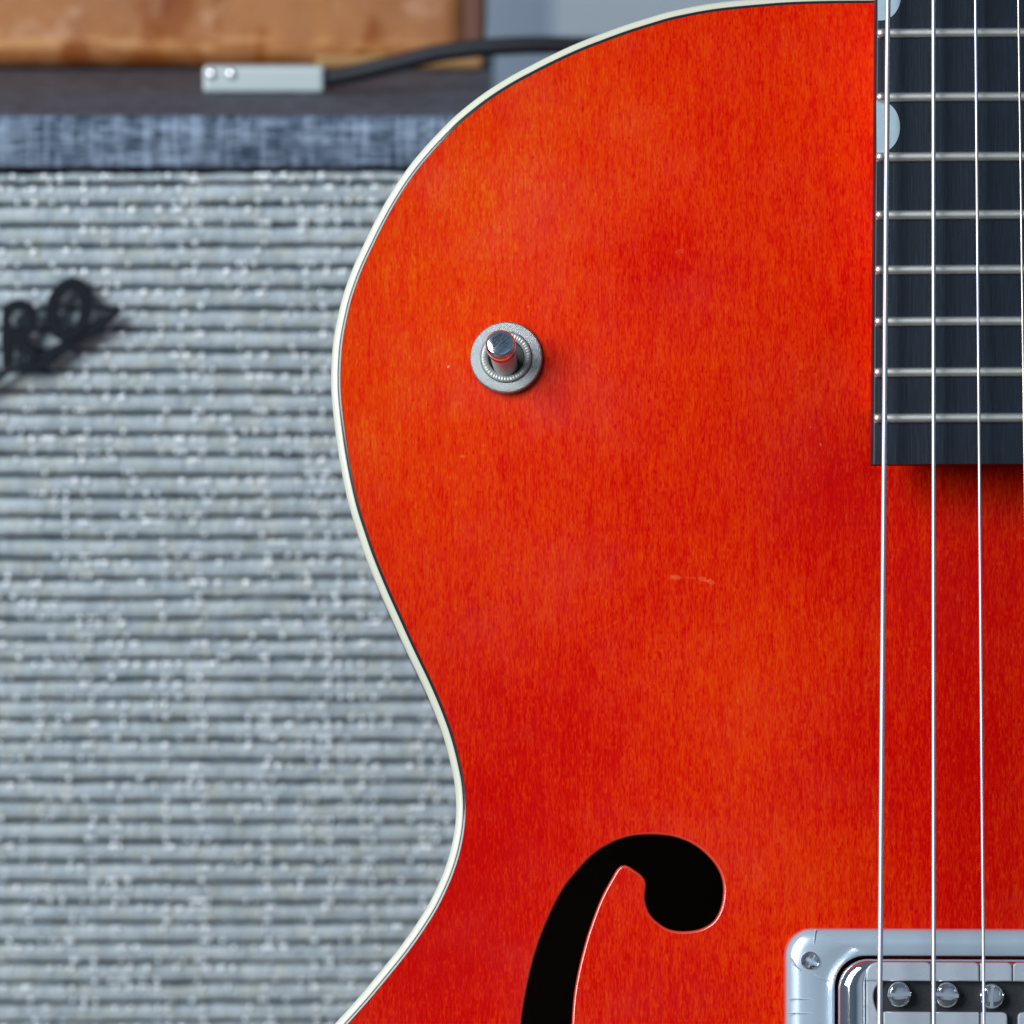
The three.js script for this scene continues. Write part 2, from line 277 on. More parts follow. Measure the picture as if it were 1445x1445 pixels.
// fingerboard
const boardTop = (py) => 0.0218 + 0.0037 * py / 655;
const bA = -420, boardEnd = 654.5;
const edgeX = (py) => 1236.6 - 5.4 * py / 650;
const RADIUS = 0.305, THICK = 0.0066;
const hwTop = at(edgeX(-420), -420, boardTop(-420)), hwEnd = at(edgeX(boardEnd), boardEnd, boardTop(boardEnd));
const halfAt = (y) => lerp(-hwEnd.x, -hwTop.x, (y - hwEnd.y) / (hwTop.y - hwEnd.y));
const boardZ = (x, y) => lerp(boardTop(boardEnd), boardTop(-420), (y - hwEnd.y) / (hwTop.y - hwEnd.y)) - x * x / (2 * RADIUS);
{
  const section = (y) => {
    const h = halfAt(y), r = [], e = 0.0004, zb = boardZ(0, y) - THICK;
    r.push(V3(-h, y, zb), V3(-h, y, zb + 0.002), V3(-h, y, boardZ(h, y) - 2 * e), V3(-h + 0.3 * e, y, boardZ(h, y) - 0.6 * e), V3(-h + e, y, boardZ(h, y) - 0.1 * e));
    for (let k = 0; k <= 24; k++) { const x = lerp(-h + 1.6 * e, h - 1.6 * e, k / 24); r.push(V3(x, y, boardZ(x, y))); }
    r.push(V3(h - e, y, boardZ(h, y) - 0.1 * e), V3(h - 0.3 * e, y, boardZ(h, y) - 0.6 * e), V3(h, y, boardZ(h, y) - 2 * e), V3(h, y, zb + 0.002), V3(h, y, zb));
    return r;
  };
  const rows = []; for (let k = 0; k <= 40; k++) rows.push(section(lerp(hwEnd.y, hwTop.y, k / 40)));
  const body = loft(rows, true), shape = (y) => { const g = new THREE.ShapeGeometry(new THREE.Shape(section(y).map((p) => new THREE.Vector2(p.x, p.z)))); g.rotateX(Math.PI / 2); g.translate(0, y, 0); return g; };
  const board = part('fretboard', planarUV(mergeGeometries([body, shape(hwEnd.y), shape(hwTop.y)].map((g) => { const h = g.toNonIndexed(); h.deleteAttribute('uv'); return h; }))), M.ebony, guitar);
  // frets, each a crowned bar with a dressed end at both sides
  const fretBar = (y) => {
    const h = halfAt(y) - 0.0004, rowsF = [];
    for (let k = 0; k <= 44; k++) {
      const x = lerp(-h, h, k / 44), end = Math.min(k, 44 - k), tall = end === 0 ? 0.35 : end === 1 ? 0.92 : 1, r = [];
      for (let a = 0; a <= 10; a++) { const t = Math.PI * a / 10, w = 0.00112; r.push(V3(x, y - Math.cos(t) * w, boardZ(x, y) - 0.0001 + 0.00125 * tall * Math.sin(t) ** 0.8)); }
      rowsF.push(r);
    }
    return loft(rowsF);
  };
  const fretPy = [43.5, 134.5, 219.5, 302, 379.8, 453, 525, 590];
  const yF = (n) => { const scale = 0.6285, y22 = at(1340, 588.5, 0.0250).y; return y22 + scale * (Math.pow(2, -n / 12) - Math.pow(2, -22 / 12)); };
  for (let n = 22; n >= 13; n--) {
    const y = n >= 15 ? at(1240, fretPy[n - 15], 0.0250).y : yF(n);
    if (y > hwTop.y) continue;
    part('fret', fretBar(y), M.nickel, board);
    for (const s of [-1]) {                             // bright dressed tip at the bass side
      const x = s * (halfAt(y) - 0.0013), g = new THREE.SphereGeometry(1, 20, 12); g.scale(0.00112, 0.00105, 0.0009); g.translate(x, y, boardZ(x, y) + 0.00062);
      part('fret_end', g, M.fretEnd, board);
    }
  }
  // half-moon inlays along the bass edge
  for (const [pc, ph] of [[-8, 36], [178, 36.5]]) {
    const c = at(1234, pc, boardTop(pc)), h = ph * UNIT, s = new THREE.Shape(), x0 = -halfAt(c.y) + 0.00035, w = 0.0045, n = 28;
    for (let k = 0; k <= n; k++) { const t = -Math.PI / 2 + Math.PI * k / n; s[k ? 'lineTo' : 'moveTo'](x0 + 0.0007 + w * Math.cos(t), c.y + h * Math.sin(t)); }
    s.lineTo(x0, c.y + h); s.lineTo(x0, c.y - h); s.closePath();
    const rowsI = [], pts = s.getPoints();
    for (const f of [0, 0.5, 1]) rowsI.push(pts.map((p) => { const x = lerp(x0, p.x, f), y = lerp(c.y, p.y, f === 0 ? 1 : 1); return V3(x, y, boardZ(x, y) + 0.00012); }));
    part('inlay', planarUV(loft(rowsI)), M.pearl, board);
  }
}
// neck block under the end of the fingerboard, and the neck
{
  const rows = [], y0 = at(1240, 575, 0.015).y, y1 = hwTop.y;
  for (let k = 0; k <= 12; k++) {
    const y = lerp(y0, y1, k / 12), h = halfAt(y) - 0.0006, zt = boardZ(0, y) - THICK - 0.00005, r = [], onBody = y < L[0].y, zb = onBody ? 0 : 0;
    r.push(V3(-h, y, zt), V3(-h, y, zt - 0.003));
    if (onBody) r.push(V3(-h, y, 0.004), V3(-h, y, 0.002), V3(-h, y, -0.004), V3(-h + 0.002, y, -0.006), V3(h - 0.002, y, -0.006), V3(h, y, -0.004), V3(h, y, 0.002), V3(h, y, 0.004));
    else for (let a = 1; a <= 8; a++) { const t = Math.PI * a / 9; r.push(V3(-h * Math.cos(t) * 0.99, y, zt - 0.003 - 0.015 * Math.sin(t))); }
    r.push(V3(h, y, zt - 0.003), V3(h, y, zt));
    rows.push(r);
  }
  const cap = new THREE.ShapeGeometry(new THREE.Shape(rows[0].map((p) => new THREE.Vector2(p.x, p.z)))); cap.rotateX(Math.PI / 2); cap.translate(0, y0, 0);
  part('neck', woodUV(mergeGeometries([loft(rows, true), cap].map((g) => { const h = g.toNonIndexed(); h.deleteAttribute('uv'); return h; }))), M.lacquer, guitar);
}

// strings: four wound ones with their winding, two plain ones
const strings = [[1253, 1241.4, 1.16, 0.25], [1317.3, 1317.8, 0.92, 0.22], [1376.6, 1388.6, 0.68, 0.19], [1437.2, 1456.5, 0.52, 0], [1497, 1526, 0.36, 0], [1557, 1598, 0.28, 0]];
const stringH = (py) => 0.0252 + 0.0000062 * py;
for (const [xa, xb, dia, wind] of strings) {
  const p = (py) => at3(lerp(xa, xb, py / 1445), py, stringH(py)), a = p(1684), b = p(-420), len = a.distanceTo(b), r = dia * 1.1 / 2000, pts = [];
  if (wind) { const n = Math.round(len * 1000 / wind); for (let k = 0; k < n; k++) for (const q of [0, 0.5]) pts.push([q ? r : r * 0.83, (k + q) / n * len]); pts.push([r * 0.83, len]); } else pts.push([r, 0], [r, len / 2], [r, len]);
  const g = lathe(pts, wind ? 12 : 14), m = part('string', g, wind ? M.wound : M.plain, guitar);
  m.position.copy(a); m.quaternion.setFromUnitVectors(V3(0, 1, 0), b.clone().sub(a).normalize());
}
// bridge that ends the strings
{
  const c = at3(1438, 1684, 0.03), g = new RoundedBoxGeometry(0.112, 0.013, 0.014, 3, 0.003); g.translate(0, 0, 0.0195);
  const b = part('bridge', g, M.rosewood, guitar); b.position.set(0, c.y, 0);
  const s = new RoundedBoxGeometry(0.072, 0.009, 0.009, 3, 0.002); s.translate(0, 0, 0.0300); part('saddle_bar', s, M.chrome, b);
}

// toggle switch
{
  const base = at(715, 505, 0.006), n = V3(-0.03, 0.05, 1).normalize();
  const sw = group('toggle_switch', guitar); sw.position.set(base.x, base.y, topZ(base.x, base.y) - 0.0006); sw.quaternion.setFromUnitVectors(V3(0, 0, 1), n);
  const stand = (g) => { g.rotateX(Math.PI / 2); return g; };
  part('washer', stand(lathe([[0.0058, 0.0002], [0.0080, 0.0002], [0.00815, 0.0006], [0.00815, 0.0022], [0.0080, 0.0026], [0.00765, 0.0028], [0.0062, 0.0029], [0.0058, 0.0027]], 96)), M.satin, sw);
  part('bushing', stand(lathe([[0.0057, 0.0005], [0.0057, 0.0029], [0.0055, 0.00335], [0.0052, 0.0035], [0.00475, 0.0035], [0.0044, 0.0032], [0.0041, 0.0026]], 192)), M.collar, sw);
  { const p = sw.children[1].geometry.attributes.position; for (let k = 0; k < p.count; k++) { const r = Math.hypot(p.getX(k), p.getY(k)), a = Math.atan2(p.getY(k), p.getX(k)); if (r > 0.0043 && r < 0.0054) p.setZ(k, p.getZ(k) - 0.00016 * (Math.sin(a * 48) > 0 ? 1 : 0)); } sw.children[1].geometry.computeVertexNormals(); }
  part('socket', stand(lathe([[0.0041, 0.0026], [0.0039, 0.0019], [0.0039, 0.0013], [0.0001, 0.0012]], 48)), std({ color: rgb(0.03, 0.03, 0.032), roughness: 0.6 }), sw);
  const lever = group('lever', sw); lever.rotation.set(-0.25, -0.065, 0); lever.position.set(0, -0.0026, -0.002);
  part('shaft', stand(lathe([[0.0027, 0], [0.0028, 0.0085], [0.00285, 0.0118], [0.0027, 0.0121]], 48)), M.collar, lever);
  const rows = []; rows.push([0.0024, 0.0119], [0.0029, 0.0121]);
  for (let k = 0; k < 3; k++) rows.push([0.00290, 0.0123 + k * 0.0007], [0.00312, 0.0126 + k * 0.0007]);
  rows.push([0.00312, 0.0143], [0.00332, 0.0146], [0.00334, 0.0160], [0.00324, 0.01645], [0.0029, 0.0168], [0.0026, 0.01695], [0.0014, 0.0171], [0.00001, 0.01715]);
  part('tip', stand(lathe(rows, 72)), std({ color: rgb(0.70, 0.80, 0.95), metalness: 1, roughness: 0.12 }), lever);
  // thin dark streaks laid across the plated end of the tip
  const scuff = [];
  for (let k = 0; k < 70; k++) { const a = rnd() * 6.28, r = 0.0019 * Math.sqrt(rnd()), g = new THREE.BoxGeometry(0.0003 + 0.0011 * rnd(), 0.00007 + 0.00009 * rnd(), 0.00004); g.rotateZ(0.85 + 0.3 * (rnd() - 0.5)); g.translate(r * Math.cos(a), r * Math.sin(a), 0.01714 - r * r * 11); scuff.push(g); }
  part('scuff', mergeGeometries(scuff), std({ color: rgb(0.008, 0.012, 0.02), roughness: 0.6 }), lever).userData.kind = 'stuff';
}

// pickup and its clear mounting ring
// round screw head with its slots sunk in: rows of points across the head, heights from the dome or the slot floor
function screwHead(R, H, floor, half, cross) {
  const xs = [], rows = [], e = 1e-6;
  for (let k = 0; k <= 44; k++) xs.push(R * 0.9995 * Math.sin((k / 22 - 1) * Math.PI / 2));
  for (const w of [half, -half]) xs.push(w - e, w + e);
  xs.sort((a, b) => a - b);
  for (const x of xs) {
    const c = Math.sqrt(R * R - x * x), ys = [], r = [];
    for (let k = 0; k <= 40; k++) ys.push(c * Math.sin((k / 20 - 1) * Math.PI / 2));
    const w = Math.min(half, c * 0.98); ys.push(w - e, w + e, -w - e, -w + e); ys.sort((a, b) => a - b);
    r.push(V3(x, -c, -0.002));
    for (const y of ys) {
      const q = Math.sqrt(Math.max(0, 1 - (x * x + y * y) / (R * R))), dome = H * q;
      const inA = Math.abs(y) < half, inB = cross && Math.abs(x) < half, reach = cross ? Math.hypot(x, y) < R * 0.74 : true;
      r.push(V3(x, y, (inA || inB) && reach ? Math.min(dome, floor) : dome));
    }
    r.push(V3(x, c, -0.002));
    rows.push(r);
  }
  return toCreasedNormals(loft(rows), 0.6);
}
function rrect(hw, hh, r, z, n = 14, m = 10) {        // rounded rectangle, the same number of points whatever its size
  const P = [], corner = [[hw - r, hh - r, 0], [-hw + r, hh - r, 1], [-hw + r, -hh + r, 2], [hw - r, -hh + r, 3]];
  for (let c = 0; c < 4; c++) {
    const [x, y, q] = corner[c];
    for (let k = 0; k <= n; k++) { const t = (q + k / n) * Math.PI / 2; P.push(V3(x + r * Math.cos(t), y + r * Math.sin(t), z)); }
    const e = P[P.length - 1], d = corner[(c + 1) % 4], t = (q + 1) * Math.PI / 2, f = V3(d[0] + r * Math.cos(t), d[1] + r * Math.sin(t), z);
    for (let k = 1; k < m; k++) P.push(e.clone().lerp(f, k / m));
  }
  return P;
}
{
  const HT = 0.0252, center = at(1429, 1467, HT), K = (at(1429, 1404, HT).y - center.y) / 63, tilt = -0.006;
  const U = (px) => (px - 1429) * K, W = (py) => (1467 - py) * K;
  // ring
  const ring = group('pickup_ring', guitar); ring.position.set(center.x, center.y, 0); ring.rotation.z = tilt;
  {
    const hw = center.x - at(1107.5, 1467, 0.0140).x, hh = at(1429, 1310.5, 0.0140).y - center.y, z0 = 0.0100, z1 = 0.0185;
    const ihw = -U(1180.5), ihh = W(1350.5), rows = [];
    const mixd = (t, z) => rows.push(rrect(lerp(hw, ihw, t), lerp(hh, ihh, t), lerp(0.0062, 0.0068, t), z));
    mixd(0, z0 - 0.004); mixd(0, z0 + 0.0045); mixd(0.015, z0 + 0.0062); mixd(0.05, z0 + 0.0071); mixd(0.11, z0 + 0.0077); mixd(0.22, z1 - 0.0001); mixd(0.36, z1 + 0.00035); mixd(0.5, z1 + 0.0005); mixd(0.66, z1 + 0.0003); mixd(0.8, z1 - 0.0001); mixd(0.93, z1 - 0.0005); mixd(0.985, z1 - 0.0009); mixd(1, z1 - 0.0016); mixd(1, z0 - 0.002);
    part('ring_body', loft(rows, true), M.ring, ring);
    const seam = (pts, r = 0.00014) => { const g = new THREE.TubeGeometry(new THREE.CatmullRomCurve3(pts.map(([x, y, z]) => V3(U(x), W(y), z))), 20, r, 8); part('moulding_line', g, M.seam, ring); };
    seam([[1152.5, 1313, 0.0178], [1150.5, 1325, 0.0187], [1149, 1340, 0.0187]]);
    seam([[1112, 1411.5, 0.0184], [1140, 1412, 0.01895], [1171, 1413, 0.0181]]);
    seam([[1112, 1432, 0.0184], [1140, 1432, 0.01895], [1171, 1433, 0.0181]]);
    seam([[1148, 1375, 0.0188], [1158, 1381, 0.0188], [1173, 1387, 0.0184]]);
    seam([[1112, 1353, 0.0183], [1120, 1362, 0.0187], [1131, 1371, 0.0187]], 0.00014);
    // cross-head screw in the corner
    const head = screwHead(0.0021, 0.0012, -0.0008, 0.00045, true);
    for (const [sx, sy] of [[-1, 1], [1, 1], [-1, -1], [1, -1]]) { const s = part('ring_screw', head, M.chrome, ring); s.position.set(sx * -U(1144.5), sy * W(1357.5), 0.0187); s.rotation.z = 0.5 + sx; }
  }
  // pickup
  const pickup = group('pickup', guitar); pickup.position.set(center.x, center.y, HT); pickup.rotation.z = tilt;
  const hw = -U(1183.5), hh = W(1354.5), rows = [];
  rows.push(rrect(hw, hh, 0.0066, -0.012), rrect(hw, hh, 0.0066, -0.0040));
  for (let k = 1; k <= 9; k++) { const t = k / 9 * Math.PI / 2, c = 1 - Math.cos(t), s = Math.sin(t); rows.push(rrect(hw - 0.0052 * c, hh - 0.0011 * c, lerp(0.0066, 0.0042, c), -0.0036 + 0.0030 * s)); }
  rows.push(rrect(hw - 0.0056, hh - 0.0013, 0.0040, -0.0009));
  part('cover', loft(rows, true), M.chrome, pickup);
  const bed = new RoundedBoxGeometry(2 * hw - 0.0104, 2 * hh - 0.0016, 0.004, 3, 0.0012); bed.translate(0, 0, -0.0036); part('bobbin_top', planarUV(bed), M.rubber, pickup);
  const plateShape = (x0, y0, x1, y1, r) => {         // top corners and right corners rounded
    const s = new THREE.Shape(), [rl, rr] = r; s.moveTo(x0, y0); s.lineTo(x1, y0); s.lineTo(x1, y1 - rr); s.quadraticCurveTo(x1, y1, x1 - rr, y1); s.lineTo(x0 + rl, y1); s.quadraticCurveTo(x0, y1, x0, y1 - rl); s.closePath();
    return new THREE.ExtrudeGeometry(s, { depth: 0.0010, bevelEnabled: true, bevelThickness: 0.0003, bevelSize: 0.0003, bevelOffset: -0.0003, bevelSegments: 3, curveSegments: 8 });
  };
  const addPlate = (g) => { g.translate(0, 0, -0.0013); part('cover_plate', planarUV(g), M.plate, pickup); };
  const top = W(1358.5), low = W(1385), f2 = W(1428.5), bot = W(1480);
  for (const s of [1, -1]) {
    const X = (px) => s * U(px), span = (a, b) => [Math.min(X(a), X(b)), Math.max(X(a), X(b))];
    for (const [a, b] of [[1221.5, 1313], [1314.6, 1381.5], [1383.2, 1428.2]]) { const [x0, x1] = span(a, b); addPlate(plateShape(x0, low, x1, top, a === 1221.5 ? (s > 0 ? [0.003, 0.0012] : [0.0012, 0.003]) : (s > 0 ? [0.0004, 0.0012] : [0.0012, 0.0004]))); }
    for (const [a, b, r] of [[1246, 1313, [0.0004, 0.0004]], [1314.6, 1382, [0.0004, 0.0004]], [1384, 1421.5, [0.0004, 0.0013]]]) { const [x0, x1] = span(a, b); addPlate(plateShape(x0, bot, x1, f2, s > 0 ? r : [r[1], r[0]])); }
    const side = new THREE.Shape(); const sx = (px) => X(px);
    side.moveTo(sx(1221.5), bot); side.lineTo(sx(1221.5), low - 0.00005); side.lineTo(sx(1245), low - 0.00005);
    side.bezierCurveTo(sx(1230), low - 0.0012, sx(1228), f2 + 0.003, sx(1238), f2 - 0.0002); side.lineTo(sx(1238), bot); side.closePath();
    addPlate(new THREE.ExtrudeGeometry(side, { depth: 0.0010, bevelEnabled: true, bevelThickness: 0.0003, bevelSize: 0.0003, bevelOffset: -0.0003, bevelSegments: 3, curveSegments: 16 }));
  }
  // slotted round-head pole screws
  const head = screwHead(0.0028, 0.0019, 0.0007, 0.0004, false);
  [[1268, 1404, 0.05], [1336, 1404.5, -0.08], [1399.5, 1406, 1.52], [1464, 1406, 0.4], [1529, 1406, 0.1], [1593, 1406, 1.0]].forEach(([px, py, turn]) => { const m = part('pole_screw', head, M.chrome, pickup); m.position.set(U(px), W(py), -0.0004); m.rotation.z = turn; });
}

// ---------------------------------------------------------------- the amplifier
const FRONT = -0.25, TOP = 0.464, LEFT = -0.46, RIGHT = -0.0058, FLOOR = 0.0, DEPTH = 0.24, SIDE = 0.008;
const weave = every(texture(1024, 1024, (u, v, o) => {            // woven covering: light threads over dark ones, uneven columns; 0.12 m a side
  const x = u * 120, y = v * 120, col = noise(x / 1.15 + 5, y / 14), row = noise(x / 14 + 60, y / 0.8), warp = noise(x / 0.5, y / 5), weft = noise(x / 3.2, y / 0.42), tone = fbm(x / 11 + 3, y / 40);
  let t = 0.55 * smooth(0.35, 0.85, col) + 0.35 * smooth(0.4, 0.9, row) + 0.3 * (warp - 0.5) + 0.55 * (weft - 0.5) + 0.5 * (tone - 0.5);
  t = clamp(t, 0, 1);
  o[0] = lerp(0.030, 0.36, t); o[1] = lerp(0.050, 0.45, t); o[2] = lerp(0.085, 0.58, t);
}), 0.12);
const weaveBump = every(texture(512, 512, (u, v, o) => { const x = u * 120, y = v * 120; o[0] = 0.5 * noise(x / 0.5, y / 4) + 0.5 * noise(x / 4, y / 0.5); o[1] = o[2] = o[0]; }, false), 0.12);
const railWeave = texture(2048, 128, (u, v, o) => {                     // the same weave over the front rail, 0.48 x 0.03 m
  const x = u * 480, y = v * 30, col = noise(x / 0.95 + 5, y / 13), row = noise(x / 9 + 60, y / 0.6), warp = noise(x / 0.5, y / 5), weft = noise(x / 2.0, y / 0.42), tone = fbm(x / 12 + 3, y / 40);
  const t = clamp(0.42 * smooth(0.45, 0.9, col) + 0.42 * smooth(0.45, 0.9, row) + 0.18 + 0.3 * (warp - 0.5) + 0.7 * (weft - 0.5) + 0.4 * (tone - 0.5), 0, 1);
  o[0] = lerp(0.014, 0.27, t); o[1] = lerp(0.036, 0.36, t); o[2] = lerp(0.070, 0.49, t);
}), railMat = std({ map: every(railWeave, 0.48, 0.03), roughness: 0.7 }), coverMat = std({ map: weave, roughness: 0.7, bumpMap: weaveBump, bumpScale: 0.0002 });
const shadedTopMat = std({ roughness: 0.75, bumpMap: weaveBump, bumpScale: 0.0002, map: every(texture(512, 512, (u, v, o) => { const n = fbm(u * 40, v * 90), m = noise(u * 200, v * 200); const b = 0.002 + 0.16 * Math.max(0, n - 0.28) + 0.05 * m; o[0] = b * 0.95; o[1] = b * 1.08; o[2] = b * 1.5; }), 0.15) });  // darker than the woven covering: the shade on the top is in this colour
const amp = group('guitar_amplifier'); amp.position.set((LEFT + RIGHT) / 2, FLOOR, FRONT);
tag(amp, 'guitar amplifier with silver ribbed grille cloth and blue-grey woven covering behind the red guitar', 'amplifier');
{
  const cx = (LEFT + RIGHT) / 2, wide = RIGHT - LEFT, H = TOP - FLOOR, R = 0.005, railBottom = 0.4500;
  // top rail: rounded upper front edge, soft lower edge
  const profile = [];                                 // [y, z] from the lower inner edge round the front to the top
  profile.push([railBottom + 0.0002, -0.016], [railBottom, -0.0016], [railBottom + 0.0005, -0.0004], [railBottom + 0.0016, 0]);
  for (let k = 0; k <= 8; k++) { const t = k / 8 * Math.PI / 2 * 0.9; profile.push([TOP - R + R * Math.sin(t), -R + R * Math.cos(t)]); }
  const sweep = (prof, x0, x1, n) => loft(prof.map(([y, z]) => { const r = []; for (let k = 0; k <= n; k++) r.push(V3(lerp(x0, x1, k / n), y, z)); return r; }));
  part('top_rail', sweep(profile, -wide / 2, wide / 2, 8), railMat, amp);
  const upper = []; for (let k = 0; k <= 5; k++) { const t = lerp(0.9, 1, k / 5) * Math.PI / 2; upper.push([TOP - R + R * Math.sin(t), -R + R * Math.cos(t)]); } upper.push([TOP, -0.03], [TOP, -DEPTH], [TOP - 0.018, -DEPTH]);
  part('top_panel', sweep(upper, -wide / 2, wide / 2, 8), shadedTopMat, amp);
  const post = (x) => { const g = new RoundedBoxGeometry(SIDE, H - 0.014, DEPTH, 3, 0.003); g.translate(x, (H - 0.014) / 2, -DEPTH / 2); part('side_panel', planarUV(g), coverMat, amp); };
  post(-wide / 2 + SIDE / 2); post(wide / 2 - SIDE / 2);
  const foot = new RoundedBoxGeometry(wide - 2 * SIDE - 0.0004, 0.03, DEPTH - 0.002, 3, 0.004); foot.translate(0, 0.016, -DEPTH / 2); part('bottom_panel', planarUV(foot), coverMat, amp);
  const back = new RoundedBoxGeometry(wide - 2 * SIDE - 0.0004, H - 0.06, 0.008, 2, 0.002); back.translate(0, H / 2, -DEPTH + 0.006); part('back_panel', back, M.rubber, amp);
  // grille: dark backing, ribs of woven cord, silver threads that loop over their edges
  const grille = group('grille', amp);
  const gw = wide - 2 * SIDE - 0.0004, backing = new RoundedBoxGeometry(gw, 0.414, 0.004, 2, 0.001); backing.translate(0, 0.240, -0.0066);
  part('grille_backing', backing, std({ color: rgb(0.016, 0.045, 0.075), roughness: 0.9 }), grille);
  const cordMap = every(texture(1024, 256, (u, v, o) => {
    const x = u * 256, y = v * 12, warp = noise(x / 0.55, y / 7), col = noise(x / 1.6 + 4, y / 40), fuzz = noise(x / 0.8 + 80, y / 0.28), tone = fbm(x / 13 + 2, y / 3 + 11);
    const t = 0.50 + 0.22 * (warp - 0.5) + 0.22 * (col - 0.5) + 0.26 * (fuzz - 0.5) + 0.4 * (tone - 0.5), tan = smooth(0.5, 0.8, noise(x / 2.6 + 33, y / 2.4 + 5)) * 0.5;
    o[0] = 0.105 + 0.54 * t + 0.05 * tan; o[1] = 0.165 + 0.575 * t + 0.01 * tan; o[2] = 0.205 + 0.60 * t - 0.10 * tan;
  }), 0.256, 0.012);
  cordMap.wrapS = cordMap.wrapT = THREE.RepeatWrapping;
  const cordBump = every(texture(512, 128, (u, v, o) => { const x = u * 128, y = v * 12; o[0] = 0.6 * noise(x / 0.5, y / 3) + 0.4 * noise(x / 0.6, y / 0.4); o[1] = o[2] = o[0]; }, false), 0.128, 0.012);
  const cordMat = phys({ map: cordMap, bumpMap: cordBump, bumpScale: 0.0003, roughness: 0.62, sheen: 0.3, sheenRoughness: 0.5, sheenColor: rgb(0.8, 0.88, 1) });
  const PITCH = 0.0057154, first = 0.4458 + PITCH / 2 - 0.0003, n = 74, phase = [rnd() * 9, rnd() * 9, rnd() * 9];
  const sag = (x, i) => 0.00022 * Math.sin(x * 21 + phase[0] + i * 0.31) + 0.00014 * (noise(x * 120 + i * 7.7, i * 3.1) - 0.5) * 2;
  const edge = (x, i, k) => 0.00028 * (noise(x * 330 + 11 * i, i * 1.7 + 40 * k) - 0.5) * 2;
  for (let i = 0; i < n; i++) {
    const y = i ? first - i * PITCH : 0.44735; if (y < 0.04) break;
    const rows = [], half = i ? 0.00229 : 0.0011;
    for (let a = 0; a <= 10; a++) {
      const t = a / 10 * Math.PI, c = -Math.cos(t), r = [];
      for (let k = 0; k <= 150; k++) { const x = lerp(-gw / 2, gw / 2, k / 150); r.push(V3(x, y + sag(x, i) + c * half + Math.abs(c) ** 3 * edge(x, i, c > 0 ? 1 : 0), -0.0044 + 0.0027 * Math.pow(Math.sin(t), 0.33))); }
      rows.push(r);
    }
    const g = loft(rows); const uv = g.attributes.uv, off = rnd() * 0.256;
    for (let k = 0; k < uv.count; k++) uv.setXY(k, uv.getX(k) + off, uv.getY(k) + (i % 3) * 0.004);
    part('cord', g, cordMat, grille);
  }
  // the silver thread, seen as loops at the edges of the cords
  const loop = new THREE.SphereGeometry(1, 10, 8), places = [], cols = [];
  const strength = []; for (let x = -gw / 2, k = 0; x < gw / 2; x += 0.00125 + 0.0004 * rnd(), k++) { const s = rnd(); cols.push(x); strength.push(s > 0.82 ? 0.66 : s > 0.45 ? 0.3 : 0.13); }
  for (let i = 0; i < n; i++) {
    const y = i ? first - i * PITCH : 0.44735; if (y < 0.04) break;
    cols.forEach((x0, k) => { for (const e of [1, -1]) if (rnd() < strength[k] * (e > 0 ? 0.9 : 0.75)) {
      const x = x0 + (rnd() - 0.5) * 0.0006, big = 0.55 + 0.5 * rnd(), r = (e > 0 ? 0.00088 : 0.00064) * big;
      places.push([x, y + sag(x, i) + e * ((i ? 0.00229 : 0.0011) - 0.0005), -0.00185, r * (1.0 + 0.5 * rnd()), r, r * 0.8, rnd()]);
    } });
  }
  const loops = new THREE.InstancedMesh(loop, std({ color: 0xffffff, metalness: 0.3, roughness: 0.2 }), places.length);
  loops.name = 'silver_thread'; loops.userData.kind = 'stuff'; loops.castShadow = loops.receiveShadow = true;
  const mt = new THREE.Matrix4(), tint = new THREE.Color();
  places.forEach(([x, y, z, a, b, c, h], k) => { mt.makeScale(a, b, c); mt.setPosition(x, y, z); loops.setMatrixAt(k, mt); loops.setColorAt(k, tint.setRGB(0.90 - 0.05 * (1 - h), 0.95, 1.0)); });
  grille.add(loops);
  // the badge: slanting black letters over a tapering stroke
  const badge = group('badge', amp); badge.position.set(0, 0, 0.0016);
  const bx = (px) => (px - 722.5) * 0.1905e-3 - cx, by = (py) => 0.4669 - (py - 150) * 0.1930e-3, q = (px, py) => new THREE.Vector2(bx(px), by(py));
  const badgeMat = phys({ color: rgb(0.004, 0.008, 0.014), roughness: 0.6, specularIntensity: 0.5 });
  const slab = (s, d = 0.0016) => new THREE.ExtrudeGeometry(s, { depth: d, bevelEnabled: true, bevelThickness: 0.0003, bevelSize: 0.0003, bevelSegments: 2, curveSegments: 24 });
  const ellipse = (c, rx, ry, slant, n = 48) => { const p = []; for (let k = 0; k < n; k++) { const t = k / n * 2 * Math.PI, y = ry * Math.sin(t); p.push(q(c[0] + rx * Math.cos(t) - slant * y, c[1] + y)); } return p; };
  const o = new THREE.Shape(ellipse([93, 434], 32.5, 44, 0.12)); o.holes.push(new THREE.Path(ellipse([94, 435], 14.5, 27, 0.12)));
  part('letter', slab(o), badgeMat, badge);
  const r = new THREE.Shape([[0, 430], [11, 423], [25, 421], [39, 427], [46, 441], [46, 456], [39, 468], [30, 475], [36, 482], [50, 500], [40, 508], [25, 492], [14, 480], [12, 496], [12, 512], [-2, 518], [-3, 470]].map(([x, y]) => q(x, y)));
  r.holes.push(new THREE.Path(ellipse([21, 449], 11, 13.5, 0.1, 24)));
  part('letter', slab(r), badgeMat, badge);
  const u = new THREE.Shape([[-60, 560], [0, 523], [40, 504], [80, 482], [120, 456], [160, 435], [165, 439], [133, 468], [100, 486], [66, 512], [38, 524], [10, 521], [-20, 545], [-60, 575]].map(([x, y]) => q(x, y)));
  part('underline', slab(u, 0.0012), badgeMat, badge);
}

